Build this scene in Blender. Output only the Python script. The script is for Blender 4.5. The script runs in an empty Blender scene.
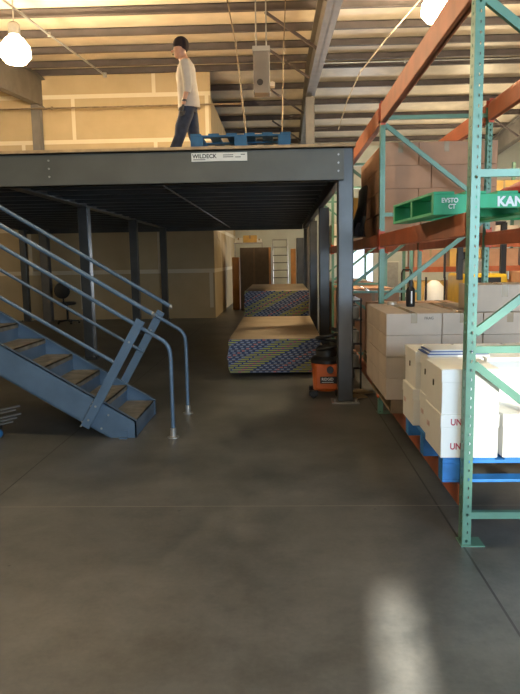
import bpy, bmesh, math, random
from mathutils import Vector, Matrix
random.seed(7)
S = bpy.context.scene
COL = S.collection
V = Vector
# ------------------------------------------------------------------ materials
def mat(name, col, rough=.6, metal=0., var=.12, scale=6., bump=0., col2=None, emit=None, est=0., spec=.5, coat=0.):
    m = bpy.data.materials.new(name); m.use_nodes = True
    nt = m.node_tree; b = nt.nodes['Principled BSDF']
    b.inputs['Roughness'].default_value = rough; b.inputs['Metallic'].default_value = metal
    b.inputs['Specular IOR Level'].default_value = spec
    b.inputs['Coat Weight'].default_value = coat
    tc = nt.nodes.new('ShaderNodeTexCoord'); n = nt.nodes.new('ShaderNodeTexNoise')
    n.inputs['Scale'].default_value = scale; n.inputs['Detail'].default_value = 5
    nt.links.new(tc.outputs['Object'], n.inputs['Vector'])
    r = nt.nodes.new('ShaderNodeValToRGB')
    a = [max(0, c * (1 - var)) for c in col]; z = [min(1, c * (1 + var)) for c in (col2 or col)]
    r.color_ramp.elements[0].position = .35; r.color_ramp.elements[1].position = .68
    r.color_ramp.elements[0].color = (*a, 1); r.color_ramp.elements[1].color = (*z, 1)
    nt.links.new(n.outputs['Fac'], r.inputs['Fac']); nt.links.new(r.outputs['Color'], b.inputs['Base Color'])
    if bump:
        bp = nt.nodes.new('ShaderNodeBump'); bp.inputs['Strength'].default_value = bump; bp.inputs['Distance'].default_value = .01
        nt.links.new(n.outputs['Fac'], bp.inputs['Height']); nt.links.new(bp.outputs['Normal'], b.inputs['Normal'])
    if emit:
        b.inputs['Emission Color'].default_value = (*emit, 1); b.inputs['Emission Strength'].default_value = est
    return m
M = dict(
    steel=mat('charcoal_steel', (.072, .078, .085), .30, .35, .15, 3),
    beamgrey=mat('olive_grey_beam_paint', (.105, .108, .096), .45, .1, .10, 3),
    steelblue=mat('blue_grey_steel', (.115, .185, .28), .42, .25, .12, 4),
    galv=mat('galvanised_steel', (.42, .43, .43), .4, .7, .1, 8),
    purlin=mat('dark_purlin_paint', (.085, .07, .07), .6, .1, .15, 3),
    rafter=mat('grey_primer_steel', (.17, .16, .15), .5, .2, .12, 3),
    insul=mat('roof_insulation_facing', (.74, .66, .53), .45, 0, .1, 2.5, .3),
    plywood=mat('plywood_edge', (.42, .30, .17), .7, 0, .2, 9),
    green=mat('teal_green_rack_paint', (.125, .275, .205), .35, .1, .1, 7),
    orange=mat('orange_rack_paint', (.42, .115, .05), .45, .05, .18, 4),
    orangered=mat('orange_clip_paint', (.60, .10, .04), .45, .05, .1, 6),
    card=mat('brown_cardboard', (.47, .275, .18), .8, 0, .08, 5),
    cardgrey=mat('pale_kraft_cardboard', (.56, .47, .40), .8, 0, .07, 5),
    whitebox=mat('white_carton', (.88, .87, .84), .55, 0, .03, 4),
    tape=mat('packing_tape', (.36, .27, .17), .25, 0, .05, 10),
    dark=mat('black_plastic', (.012, .012, .014), .4, 0, .2, 10),
    hole=mat('dark_slot', (.03, .025, .02), .9, 0, .1, 5),
    blue=mat('blue_pallet_paint', (.03, .20, .55), .55, 0, .22, 7),
    bluedark=mat('dull_blue_pallet_paint', (.02, .11, .24), .65, 0, .2, 7),
    pgreen=mat('green_pallet_paint', (.02, .36, .17), .55, 0, .15, 6),
    wood=mat('raw_pallet_wood', (.30, .22, .14), .75, 0, .2, 6),
    drywall=mat('drywall_face', (.56, .44, .26), .8, 0, .05, 2),
    white=mat('white_paint', (.78, .78, .74), .6, 0, .04, 2),
    vac=mat('orange_vacuum_plastic', (.62, .13, .02), .4, 0, .05, 5),
    tread=mat('worn_tread', (.20, .185, .15), .55, .1, .3, 9),
    yellow=mat('yellow_paint', (.75, .50, .03), .4, 0, .08, 5),
    tank=mat('cloudy_tank_plastic', (.35, .38, .40), .3, 0, .1, 5),
    skin=mat('skin', (.55, .30, .20), .5, 0, .06, 20),
    shirt=mat('grey_white_knit', (.50, .47, .43), .85, 0, .06, 14, .3),
    denim=mat('blue_denim', (.026, .038, .070), .8, 0, .25, 12),
    knit=mat('dark_knit', (.022, .012, .014), .9, 0, .2, 60, .4),
    glove=mat('dark_glove', (.06, .065, .07), .8, 0, .1, 20),
    shoe=mat('brown_leather', (.08, .05, .03), .6, 0, .1, 20),
    paper=mat('white_paper', (.78, .80, .84), .6, 0, .03, 4),
    inkblue=mat('blue_ink', (.05, .10, .35), .5, 0, .05, 4),
    red=mat('faded_red_ink', (.50, .06, .10), .6, 0, .05, 4),
    pink=mat('pale_pink_ink', (.72, .50, .48), .6, 0, .05, 4),
    ink=mat('black_ink', (.03, .03, .03), .6, 0, .05, 4),
    gold=mat('ochre_carton', (.62, .40, .12), .7, 0, .1, 5),
    redobj=mat('red_cloth', (.40, .04, .015), .7, 0, .2, 8, .4),
    tanwood=mat('orange_wood', (.50, .24, .07), .6, 0, .12, 5),
    rust=mat('rusty_pipe', (.25, .19, .12), .5, .4, .2, 8),
    ltpurlin=mat('pale_conduit', (.55, .50, .42), .4, .4, .1, 8),
    lamp=mat('lit_lamp_glass', (1, .9, .75), .4, 0, 0, 4, 0, None, (1, .80, .52), 30),
    bottleblue=mat('blue_plastic', (.03, .16, .40), .35, 0, .1, 6),
)

def floor_mat():
    m = bpy.data.materials.new('stained_concrete'); m.use_nodes = True; nt = m.node_tree; N = nt.nodes.new; L = nt.links.new
    b = nt.nodes['Principled BSDF']; tc = N('ShaderNodeTexCoord')
    def noise(sc, det=6, rough=.6):
        n = N('ShaderNodeTexNoise'); n.inputs['Scale'].default_value = sc; n.inputs['Detail'].default_value = det; n.inputs['Roughness'].default_value = rough
        L(tc.outputs['Object'], n.inputs['Vector']); return n
    def math_(op, a, bb=None):
        x = N('ShaderNodeMath'); x.operation = op
        for i, q in enumerate((a, bb)):
            if q is None: continue
            if isinstance(q, (int, float)): x.inputs[i].default_value = q
            else: L(q, x.inputs[i])
        return x.outputs[0]
    n1 = noise(.9); n2 = noise(5, 8, .7); n3 = noise(38, 3)
    f = math_('ADD', math_('MULTIPLY', n1.outputs['Fac'], .55), math_('ADD', math_('MULTIPLY', n2.outputs['Fac'], .35), math_('MULTIPLY', n3.outputs['Fac'], .10)))
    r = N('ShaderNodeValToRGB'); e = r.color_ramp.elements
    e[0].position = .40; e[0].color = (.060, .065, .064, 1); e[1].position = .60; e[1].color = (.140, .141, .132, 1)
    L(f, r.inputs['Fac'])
    sx = N('ShaderNodeSeparateXYZ'); L(tc.outputs['Object'], sx.inputs[0])
    def line(sock, off, per, w):
        t = math_('SUBTRACT', sock, off - per * 20.5); t = math_('MODULO', t, per); t = math_('SUBTRACT', t, per / 2); t = math_('ABSOLUTE', t)
        return math_('LESS_THAN', t, w)
    lx = line(sx.outputs[0], .995, 2.98, .006); ly = line(sx.outputs[1], 4.10, 6.1, .004)
    mx = N('ShaderNodeMixRGB'); L(lx, mx.inputs[0]); L(r.outputs['Color'], mx.inputs[1]); mx.inputs[2].default_value = (.02, .02, .02, 1)
    mx2 = N('ShaderNodeMixRGB'); L(ly, mx2.inputs[0]); L(mx.outputs[0], mx2.inputs[1]); mx2.inputs[2].default_value = (.24, .22, .19, 1)
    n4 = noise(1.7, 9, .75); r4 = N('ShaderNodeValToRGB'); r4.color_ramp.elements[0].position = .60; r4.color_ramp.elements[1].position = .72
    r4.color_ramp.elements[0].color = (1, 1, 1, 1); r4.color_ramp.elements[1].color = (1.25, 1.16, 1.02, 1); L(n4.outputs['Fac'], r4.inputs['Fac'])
    v5 = N('ShaderNodeTexVoronoi'); v5.inputs['Scale'].default_value = 2.3; L(tc.outputs['Object'], v5.inputs['Vector'])
    r5 = N('ShaderNodeValToRGB'); r5.color_ramp.elements[0].position = .012; r5.color_ramp.elements[1].position = .03; r5.color_ramp.elements[0].color = (.45, .45, .45, 1); L(v5.outputs['Distance'], r5.inputs['Fac'])
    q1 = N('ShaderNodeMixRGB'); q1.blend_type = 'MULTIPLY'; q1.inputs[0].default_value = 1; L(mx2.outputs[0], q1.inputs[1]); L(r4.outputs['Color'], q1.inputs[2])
    q2 = N('ShaderNodeMixRGB'); q2.blend_type = 'MULTIPLY'; q2.inputs[0].default_value = 1; L(q1.outputs[0], q2.inputs[1]); L(r5.outputs['Color'], q2.inputs[2])
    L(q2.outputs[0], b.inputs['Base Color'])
    rr = N('ShaderNodeMapRange'); rr.inputs['To Min'].default_value = .30; rr.inputs['To Max'].default_value = .52
    L(n2.outputs['Fac'], rr.inputs['Value']); L(rr.outputs[0], b.inputs['Roughness'])
    bp = N('ShaderNodeBump'); bp.inputs['Strength'].default_value = .12; bp.inputs['Distance'].default_value = .004
    L(n2.outputs['Fac'], bp.inputs['Height']); L(bp.outputs['Normal'], b.inputs['Normal'])
    return m
def drywall_seams():
    """drywall sheets with pale taped joints every 1.22 m in height and 3.6 m in length"""
    m = bpy.data.materials.new('taped_drywall'); m.use_nodes = True; nt = m.node_tree; N = nt.nodes.new; L = nt.links.new
    b = nt.nodes['Principled BSDF']; b.inputs['Roughness'].default_value = .85; tc = N('ShaderNodeTexCoord')
    sx = N('ShaderNodeSeparateXYZ'); L(tc.outputs['Object'], sx.inputs[0])
    def math_(op, a, bb=None, c=None):
        x = N('ShaderNodeMath'); x.operation = op
        for i, q in enumerate((a, bb, c)):
            if q is None: continue
            if isinstance(q, (int, float)): x.inputs[i].default_value = q
            else: L(q, x.inputs[i])
        return x.outputs[0]
    z = sx.outputs[2]; h = math_('ADD', sx.outputs[0], sx.outputs[1])
    row = math_('FLOOR', math_('DIVIDE', math_('SUBTRACT', z, .14), 1.19))
    fz = math_('SUBTRACT', z, math_('ADD', math_('MULTIPLY', row, 1.19), .14))
    jz = math_('LESS_THAN', math_('MINIMUM', fz, math_('SUBTRACT', 1.19, fz)), .055)
    hx = math_('ADD', h, math_('ADD', math_('MULTIPLY', math_('MODULO', row, 2.), 1.43), 104.48))
    fx = math_('MODULO', hx, 3.66); jx = math_('LESS_THAN', fx, .10)
    nz = N('ShaderNodeTexNoise'); nz.inputs['Scale'].default_value = 2.; nz.inputs['Detail'].default_value = 5; L(tc.outputs['Object'], nz.inputs['Vector'])
    r = N('ShaderNodeValToRGB'); r.color_ramp.elements[0].color = (.44, .34, .20, 1); r.color_ramp.elements[1].color = (.58, .46, .28, 1)
    L(nz.outputs['Fac'], r.inputs['Fac'])
    j = math_('MULTIPLY', math_('MAXIMUM', jz, jx), math_('GREATER_THAN', z, .3))
    mx = N('ShaderNodeMixRGB'); L(math_('MULTIPLY', j, .8), mx.inputs[0]); L(r.outputs['Color'], mx.inputs[1]); mx.inputs[2].default_value = (.78, .72, .58, 1)
    L(mx.outputs[0], b.inputs['Base Color']); return m
def endtape_mat():
    """printed end tape on drywall bundles: navy with pale dashes and slanting yellow-green runs"""
    m = bpy.data.materials.new('drywall_end_tape'); m.use_nodes = True; nt = m.node_tree; N = nt.nodes.new; L = nt.links.new
    b = nt.nodes['Principled BSDF']; b.inputs['Roughness'].default_value = .45; tc = N('ShaderNodeTexCoord')
    oi = N('ShaderNodeObjectInfo'); so = N('ShaderNodeSeparateXYZ'); L(oi.outputs['Location'], so.inputs[0])
    sx = N('ShaderNodeSeparateXYZ'); L(tc.outputs['Object'], sx.inputs[0])
    def math_(op, a, bb=None):
        x = N('ShaderNodeMath'); x.operation = op
        for i, q in enumerate((a, bb)):
            if q is None: continue
            if isinstance(q, (int, float)): x.inputs[i].default_value = q
            else: L(q, x.inputs[i])
        return x.outputs[0]
    zz = so.outputs[2]; x = sx.outputs[0]
    u = math_('SUBTRACT', x, math_('MULTIPLY', zz, 1.9)); u = math_('ADD', u, 20.25)
    seg = math_('MODULO', u, .98)
    yel = math_('MULTIPLY', math_('GREATER_THAN', seg, .42), math_('LESS_THAN', seg, .86))
    dash = math_('MODULO', math_('ADD', u, 0), .085); dash = math_('LESS_THAN', dash, .045)
    band = math_('LESS_THAN', math_('ABSOLUTE', math_('SUBTRACT', sx.outputs[2], .0155)), .0065)
    lt = math_('MULTIPLY', dash, band)
    ye = math_('MULTIPLY', math_('LESS_THAN', math_('MODULO', u, .16), .125), math_('MULTIPLY', yel, band))
    mx = N('ShaderNodeMixRGB'); L(math_('MULTIPLY', lt, .75), mx.inputs[0]); mx.inputs[1].default_value = (.03, .06, .16, 1); mx.inputs[2].default_value = (.45, .52, .68, 1)
    m2 = N('ShaderNodeMixRGB'); L(ye, m2.inputs[0]); L(mx.outputs[0], m2.inputs[1]); m2.inputs[2].default_value = (.50, .52, .10, 1)
    rd = math_('MULTIPLY', math_('LESS_THAN', math_('MODULO', math_('ADD', u, .3), .49), .04), band)
    m3 = N('ShaderNodeMixRGB'); L(rd, m3.inputs[0]); L(m2.outputs[0], m3.inputs[1]); m3.inputs[2].default_value = (.75, .25, .22, 1)
    L(m3.outputs[0], b.inputs['Base Color']); return m
M['floor'] = floor_mat(); M['seams'] = drywall_seams(); M['endtape'] = endtape_mat()
M['wallgrey'] = mat('pale_grey_wall_paint', (.58,.62,.58), .7, 0, .04, 2)
M['gypface'] = mat('gypsum_face_paper', (.38, .30, .21), .75, 0, .12, 2)

# ------------------------------------------------------------------ mesh helpers
class B:
    def __init__(s): s.v = []; s.f = []
    def box(s, a, b):
        x0, y0, z0 = a; x1, y1, z1 = b; n = len(s.v)
        s.v += [(x0,y0,z0),(x1,y0,z0),(x1,y1,z0),(x0,y1,z0),(x0,y0,z1),(x1,y0,z1),(x1,y1,z1),(x0,y1,z1)]
        s.f += [tuple(n+i for i in q) for q in ((0,3,2,1),(4,5,6,7),(0,1,5,4),(1,2,6,5),(2,3,7,6),(3,0,4,7))]; return s
    def bar(s, p, q, w, h, up=(0,0,1)):
        p = V(p); q = V(q); d = (q-p).normalized(); u = V(up)
        if abs(d.dot(u)) > .98: u = V((0,1,0))
        r = d.cross(u).normalized(); u = r.cross(d).normalized(); n = len(s.v)
        for e in (p, q):
            for a, b in ((-1,-1),(1,-1),(1,1),(-1,1)): s.v.append(tuple(e + r*a*w/2 + u*b*h/2))
        s.f += [tuple(n+i for i in t) for t in ((0,1,2,3),(7,6,5,4),(0,4,5,1),(1,5,6,2),(2,6,7,3),(3,7,4,0))]; return s
    def tube(s, pts, r, n=10, rr=None):
        pts = [V(p) for p in pts]; base = len(s.v); prev = None
        for i, p in enumerate(pts):
            d = (pts[min(i+1, len(pts)-1)] - pts[max(i-1, 0)]).normalized()
            u = prev if prev is not None else (V((0,0,1)) if abs(d.z) < .9 else V((0,1,0)))
            x = d.cross(u).normalized(); u = x.cross(d).normalized(); prev = u
            R = rr[i] if rr else r
            for k in range(n):
                a = 2*math.pi*k/n; s.v.append(tuple(p + x*math.cos(a)*R + u*math.sin(a)*R))
        for i in range(len(pts)-1):
            for k in range(n):
                a = base+i*n+k; b = base+i*n+(k+1) % n; s.f.append((a, b, b+n, a+n))
        s.f.append(tuple(base+k for k in range(n))[::-1]); s.f.append(tuple(base+(len(pts)-1)*n+k for k in range(n))); return s
    def lathe(s, c, prof, n=20, axis='z'):
        base = len(s.v); c = V(c)
        for r, h in prof:
            for k in range(n):
                a = 2*math.pi*k/n; p = (r*math.cos(a), r*math.sin(a), h)
                if axis == 'y': p = (p[0], h, p[1])
                if axis == 'x': p = (h, p[0], p[1])
                s.v.append(tuple(c + V(p)))
        for i in range(len(prof)-1):
            for k in range(n):
                a = base+i*n+k; b = base+i*n+(k+1) % n; s.f.append((a, b, b+n, a+n))
        s.f.append(tuple(base+k for k in range(n))[::-1]); s.f.append(tuple(base+(len(prof)-1)*n+k for k in range(n))); return s
    def prism(s, poly, y0, y1):
        """poly in x,z extruded along y"""
        n = len(s.v); k = len(poly)
        s.v += [(x, y0, z) for x, z in poly] + [(x, y1, z) for x, z in poly]
        s.f += [tuple(range(n, n+k)), tuple(range(n+2*k-1, n+k-1, -1))]
        s.f += [(n+i, n+k+i, n+k+(i+1) % k, n+(i+1) % k) for i in range(k)]; return s
    def build(s, name, m, parent=None, org=None, smooth=False, bevel=0, flip=True):
        o = V(org) if org is not None else (ORG.get(parent.name_full if parent else None) or V((0,0,0)))
        me = bpy.data.meshes.new(name); me.from_pydata([tuple(V(p)-o) for p in s.v], [], s.f)
        bm = bmesh.new(); bm.from_mesh(me)
        if flip: bmesh.ops.recalc_face_normals(bm, faces=bm.faces)
        bm.to_mesh(me); bm.free()
        me.materials.append(M[m] if isinstance(m, str) else m)
        ob = bpy.data.objects.new(name, me); COL.objects.link(ob)
        if parent: ob.parent = parent; ORG[ob.name_full] = o
        elif org is not None: ob.location = o; ORG[ob.name_full] = o
        if smooth:
            for p in me.polygons: p.use_smooth = True
            if hasattr(me, 'set_sharp_from_angle'): me.set_sharp_from_angle(angle=math.radians(40))
        if bevel:
            bv = ob.modifiers.new('bevel', 'BEVEL'); bv.width = bevel; bv.segments = 2; bv.limit_method = 'ANGLE'
        return ob
ORG = {}
def tag(o, label=None, cat=None, group=None, kind=None):
    if label: o['label'] = label
    if cat: o['category'] = cat
    if group: o['group'] = group
    if kind: o['kind'] = kind
    return o
def thing(name, label, cat, org=(0,0,0), group=None):
    o = bpy.data.objects.new(name, None); COL.objects.link(o); o.location = org; o.empty_display_size = .1
    ORG[o.name_full] = V(org); return tag(o, label, cat, group)
def copy_tree(o, parent=None, loc=None, label=None, rz=None):
    c = o.copy(); COL.objects.link(c)
    if parent: c.parent = parent
    if loc is not None: c.location = loc
    if label: c['label'] = label
    if rz is not None: c.rotation_euler.z = rz
    ORG[c.name_full] = V(c.location) if not parent else ORG[parent.name_full]
    for ch in list(o.children): copy_tree(ch, c)
    return c
def text(name, s, size, loc, m, parent=None, rot=(math.pi/2,0,0), bold=0., sx=1., ext=.001, align='LEFT'):
    cu = bpy.data.curves.new(name, 'FONT'); cu.body = s; cu.size = size; cu.extrude = ext; cu.offset = bold; cu.align_x = align
    t = bpy.data.objects.new(name, cu); COL.objects.link(t)
    bpy.context.view_layer.update()
    me = bpy.data.meshes.new_from_object(t.evaluated_get(bpy.context.evaluated_depsgraph_get()))
    bpy.data.objects.remove(t); me.name = name
    o = bpy.data.objects.new(name, me); COL.objects.link(o); me.materials.clear(); me.materials.append(M[m])
    po = ORG[parent.name_full] if parent else V((0,0,0))
    o.location = V(loc) - po; o.rotation_euler = rot; o.scale = (sx, 1, 1)
    if parent: o.parent = parent
    return o
def struct(o, label=None): o['kind'] = 'structure'; return o
def skin(name, pts, edges, radii, m, parent, sub=2, root=0, org=(0,0,0)):
    me = bpy.data.meshes.new(name); me.from_pydata([V(p) for p in pts], edges, [])
    o = bpy.data.objects.new(name, me); COL.objects.link(o)
    o.modifiers.new('skin', 'SKIN')
    for i, r in enumerate(radii):
        sv = me.skin_vertices[0].data[i]; sv.radius = (r, r) if isinstance(r, (int, float)) else r; sv.use_root = (i == root)
    o.modifiers.new('sub', 'SUBSURF').levels = sub; o.modifiers['sub'].render_levels = sub
    bpy.context.view_layer.update()
    m2 = bpy.data.meshes.new_from_object(o.evaluated_get(bpy.context.evaluated_depsgraph_get()))
    bpy.data.objects.remove(o); m2.name = name
    for p in m2.polygons: p.use_smooth = True
    m2.materials.clear(); m2.materials.append(M[m])
    ob = bpy.data.objects.new(name, m2); COL.objects.link(ob); ob.parent = parent
    return ob

# ------------------------------------------------------------------ the building shell
DECK = 2.807; RIDGE = 17.85
def purz(y): return 6.73 - .083*abs(RIDGE - y)
WY = -2.6
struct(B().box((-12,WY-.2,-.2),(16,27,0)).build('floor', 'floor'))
c = B()
for y0, y1 in ((WY, RIDGE), (RIDGE, 27)):
    za, zb = purz(y0)+.09, purz(y1)+.09; n = len(c.v)
    c.v += [(-12,y0,za),(16,y0,za),(16,y1,zb),(-12,y1,zb),(-12,y0,za+.1),(16,y0,za+.1),(16,y1,zb+.1),(-12,y1,zb+.1)]
    c.f += [tuple(n+i for i in q) for q in ((0,3,2,1),(4,5,6,7),(0,1,5,4),(1,2,6,5),(2,3,7,6),(3,0,4,7))]
ceiling = struct(c.build('ceiling', 'insul', flip=True))
ys = [17.5 - 1.5*k for k in range(0, 14)] + [18.2 + 1.5*k for k in range(6)]
for y in ys:
    z = purz(y)
    b = B().box((-11.9,y-.012,z-.08),(15.9,y+.012,z+.08)); b.box((-11.9,y-.07,z-.085),(15.9,y+.012,z-.07)); b.box((-11.9,y-.012,z+.068),(15.9,y+.07,z+.083))
    b.build('purlin', 'purlin', ceiling)
struct(B().box((-12.2,WY-.2,0),(-12,27,6.9)).build('wall_left', 'white'))
struct(B().box((16,WY-.2,0),(16.2,27,6.9)).build('wall_right', 'white'))
# far wall with a doorway open to daylight
w = B(); w.box((-12,27,0),(2.6,27.2,6.9)); w.box((3.75,27,0),(16,27.2,6.9)); w.box((2.6,27,2.2),(3.75,27.2,6.9))
struct(w.build('wall_back', 'wallgrey'))
d = struct(B().box((4.15,26.9,.40),(4.75,27.0,1.42)).build('window_1', 'galv'))
B().box((4.12,26.88,1.42),(4.78,27.0,1.46)).box((4.12,26.88,.36),(4.78,27.0,.40)).build('window_frame', 'white', d)
# wall behind the camera: doorway, plus slit and high opening added to shape sunlight
WY = -2.6
w = B(); w.box((-12,WY-.2,0),(-.14,WY,6.9)); w.box((-.14,WY-.2,2.0),(.045,WY,6.9)); w.box((.045,WY-.2,0),(1.2,WY,2.45)); w.box((.045,WY-.2,2.45),(.40,WY,3.55)); w.box((.045,WY-.2,3.55),(4.8,WY,6.9)); w.box((4.8,WY-.2,0),(16,WY,6.9)); w.box((1.2,WY-.2,0),(4.8,WY,.9))
struct(w.build('wall_front', 'white'))
pm = bpy.data.materials.new('sun_dimming_glass'); pm.use_nodes = True; _nt = pm.node_tree; _t = _nt.nodes.new('ShaderNodeBsdfTransparent'); _t.inputs[0].default_value = (.36,.36,.34,1)  # grey see-through pane, added to weaken the sun on boxes and braces
_nt.links.new(_t.outputs[0], _nt.nodes['Material Output'].inputs[0]); M['sundimglass'] = pm
wn = struct(B().box((.40,WY-.11,2.45),(1.2,WY-.10,3.55)).build('sun_filter_pane', 'sundimglass'))
B().box((.40,WY-.13,2.42),(1.2,WY-.08,2.46)).box((.40,WY-.13,3.53),(1.2,WY-.08,3.57)).build('window_frame', 'galv', wn)  # edging of the added sun-weakening pane
# tall drywall partition at the ridge and its return
struct(B().box((-12,18.32,0),(-1.87,18.45,6.72)).build('wall_partition', 'seams'))
struct(B().box((-1.99,18.45,0),(-1.87,27,6.0)).build('wall_partition_return', 'seams'))

# ------------------------------------------------------------------ portal frames
def rafter(b, x, w=.22):
    for sgn, yend in ((-1, WY+.05), (1, 26.9)):
        y0 = RIDGE; zt0 = purz(y0)-.13; zt1 = purz(yend)-.13
        zb0 = zt0-.80; zb1 = zt1-.62
        for (za, zb, zc, zd, hw) in ((zt0, zt1, zt0-.02, zt1-.02, w/2), (zb0+.02, zb1+.02, zb0, zb1, w/2), (zt0, zt1, zb0, zb1, .01)):
            n = len(b.v)
            b.v += [(x-hw,y0,za),(x+hw,y0,za),(x+hw,yend,zb),(x-hw,yend,zb),(x-hw,y0,zc),(x+hw,y0,zc),(x+hw,yend,zd),(x-hw,yend,zd)]
            b.f += [tuple(n+i for i in q) for q in ((0,3,2,1),(4,5,6,7),(0,1,5,4),(1,2,6,5),(2,3,7,6),(3,0,4,7))]
for x, lab in ((-6.47, 'grey steel portal frame in front of the tan drywall, left side'), (.80, 'grey steel portal frame crossing the middle of the roof'), (8.0, 'grey steel portal frame above the rack at far right')):
    t = thing('portal_frame', lab, 'roof frame', (x, RIDGE, 0))
    b = B(); rafter(b, x); b.build('rafter', 'rafter', t)
    b = B().box((x-.11,RIDGE-.12,0),(x+.11,RIDGE-.10,5.80)).box((x-.11,RIDGE+.10,0),(x+.11,RIDGE+.12,5.80)).box((x-.01,RIDGE-.1,0),(x+.01,RIDGE+.1,5.80))
    b.build('column', 'rafter', t)
    b = B()
    for y in (4.0, 7.0, 10.0, 13.0, 16.0, 19.7, 22.7):
        for s in ((-1,) if x < 8 else (-1, 1)):
            b = B().bar((x+s*.05, y, purz(y)-.80), (x+s*1.05, y, purz(y)-.10), .05, .05); b.build('brace', 'purlin', t)

# ------------------------------------------------------------------ mezzanine
mz = thing('mezzanine', 'charcoal steel mezzanine platform with plywood deck over the floor', 'mezzanine', (.698, 7.255, 0))
YB = 18.28; XL = -7.21
B().box((XL-.3,7.13,DECK-.03),(.80,YB,DECK)).build('deck', 'plywood', mz)
def channel(p, q, h, fl, open_dir):
    """C channel between two floor-plan points; p,q = (x,y,z_top)"""
    b = B(); P = V(p); Q = V(q); d = (Q-P).normalized(); o = V(open_dir)
    for (dz0, dz1, w0, w1) in ((0, -h, 0, .012), (0, -.014, 0, fl), (-h+.014, -h, 0, fl)):
        a = P + o*w0; c_ = Q + o*w1; n = len(b.v)
        pts = [P+o*w0, Q+o*w0, Q+o*w1, P+o*w1]
        b.v += [tuple(t+V((0,0,dz0))) for t in pts] + [tuple(t+V((0,0,dz1))) for t in pts]
        b.f += [tuple(n+i for i in k) for k in ((0,3,2,1),(4,5,6,7),(0,1,5,4),(1,2,6,5),(2,3,7,6),(3,0,4,7))]
    return b
BB = 2.425
fb = channel((XL-.3,7.17,DECK-.03),(.68,7.17,DECK-.03), DECK-.03-BB, .09, (0,1,0)).build('front_beam', 'beamgrey', mz)
b = B()
for x0 in (-2.50, .62):
    for k in range(3): b.lathe((x0, 7.158, 2.70-.085*k), [(.011,0),(.011,.012)], 6, 'y')
b.build('bolt', 'galv', fb)
channel((.60,7.35,DECK-.03),(.60,YB,DECK-.03), DECK-.03-BB, .09, (1,0,0)).build('side_beam', 'steel', mz)
for x in (-3.23, -7.12):
    B().box((x-.008,7.27,BB+.09),(x+.008,YB,DECK-.035)).box((x-.08,7.27,BB+.085),(x+.08,YB,BB+.10)).build('girder', 'steel', mz)
y = 7.9
while y < YB-.1:
    B().box((XL,y-.004,BB+.11),(.59,y+.004,DECK-.035)).box((XL,y-.06,BB+.10),(.59,y,BB+.112)).build('joist', 'steel', mz)
    y += .61
B().box((XL,YB-.02,BB),(.59,YB,DECK-.035)).build('rear_beam', 'steel', mz)
B().tube([(-1.39,7.3,BB+.07),(-1.39,18.0,BB+.07)], .012, 8).build('conduit', 'purlin', mz)
cols = [(.698,7.255)] + [(.698,y) for y in (10.8,14.4,18.0)] + [(-3.23,y) for y in (10.8,14.4,18.0)] + [(-7.12,18.0),(-7.12,7.255),(-3.23-1.0,7.255)]
cols[-1] = (-3.9, 7.255)
for i, (x, y) in enumerate(cols):
    top = DECK-.035 if y < 7.3 else (BB+.085 if x < 0 else BB)
    cb = B().box((x-.084,y-.084,.015),(x+.084,y+.084,top)).build('column', 'steel', mz, bevel=.012)
    pl = B().box((x-.15,y-.13,0),(x+.15,y+.13,.015))
    for sx in (-1,1): pl.lathe((x+sx*.115,y-.09,.015), [(.012,0),(.012,.03)], 6)
    pl.build('base_plate', 'galv' if i == 0 else 'steel', cb)
sg = thing('sign', 'narrow white maker\'s nameplate on the front beam under the blue pallet', 'sign', (-.646, 7.17, 2.65))
B().box((-.950,7.160,2.655),(-.352,7.168,2.745)).build('plate', 'white', sg, bevel=.002)
text('lettering', 'WILDECK', .060, (-.938,7.159,2.690), 'ink', sg, bold=.0012, sx=.98)
b = B()
for i in range(2): b.box((-.61,7.157,2.715-.02*i),(-.50,7.160,2.722-.02*i))
b.box((-.48,7.157,2.692),(-.42,7.160,2.699)).box((-.42,7.157,2.718),(-.375,7.160,2.725)); b.box((-.93,7.157,2.672),(-.80,7.160,2.678))
b.build('small_print', 'ink', sg)

# ------------------------------------------------------------------ staircase
st = thing('staircase', 'blue-grey steel staircase rising left to the platform, with pipe handrails', 'staircase', (-1.35, 5.80, 0))
SL = .607; XE = -1.35; Y0, Y1 = 5.79, 6.74
ZT = lambda x: .157 + .6*(XE - x)
for yy, s in ((Y0, 1), (Y1, -1)):
    xt = -5.9
    poly = [(XE, 0), (XE, .157), (xt, ZT(xt)), (xt, ZT(xt)-.31), (-1.585, 0)]
    b = B().prism(poly, yy, yy+s*.012)
    for dz, x0 in ((0, XE), ):                              # top and bottom flanges
        b.bar((XE, yy+s*.025, .150), (xt, yy+s*.025, ZT(xt)-.007), .05, .012)
    b.bar((-1.60, yy+s*.025, .008), (xt, yy+s*.025, ZT(xt)-.303), .05, .012)
    b.box((XE-.012, min(yy, yy+s*.05), 0), (XE, max(yy, yy+s*.05), .157))
    so = b.build('stringer', 'steelblue', st)
    b = B()
    for (bx, bz) in ((-1.735,.335),(-1.755,.30),(-1.845,.155),(-1.86,.115),(-1.60,.215),(-1.67,.09)):
        b.lathe((bx, yy-s*.008, bz), [(.010,0),(.010,.010)], 6, 'y')
    b.build('bolt', 'galv', so)
    B().box((-1.50,min(yy,yy-s*.05),0),(-1.43,max(yy,yy-s*.05),.012)).box((-1.50,min(yy,yy-s*.008),0),(-1.43,max(yy,yy-s*.008),.07)).build('foot_bracket', 'steelblue', so)
for n in range(1, 17):
    xn = -1.362 - .28*(n-1); zn = .150 + .168*(n-1)
    if n <= 15:
        t = B().box((xn-.29, Y0+.03, zn-.012), (xn, Y1-.03, zn)).box((xn-.006, Y0+.03, zn-.05),(xn, Y1-.03, zn)); t.build('tread', 'tread', st)
    B().box((xn-.30, Y0+.03, zn-.01), (xn-.288, Y1-.03, zn+.150)).build('riser', 'steelblue', st) if n < 16 else None
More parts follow.
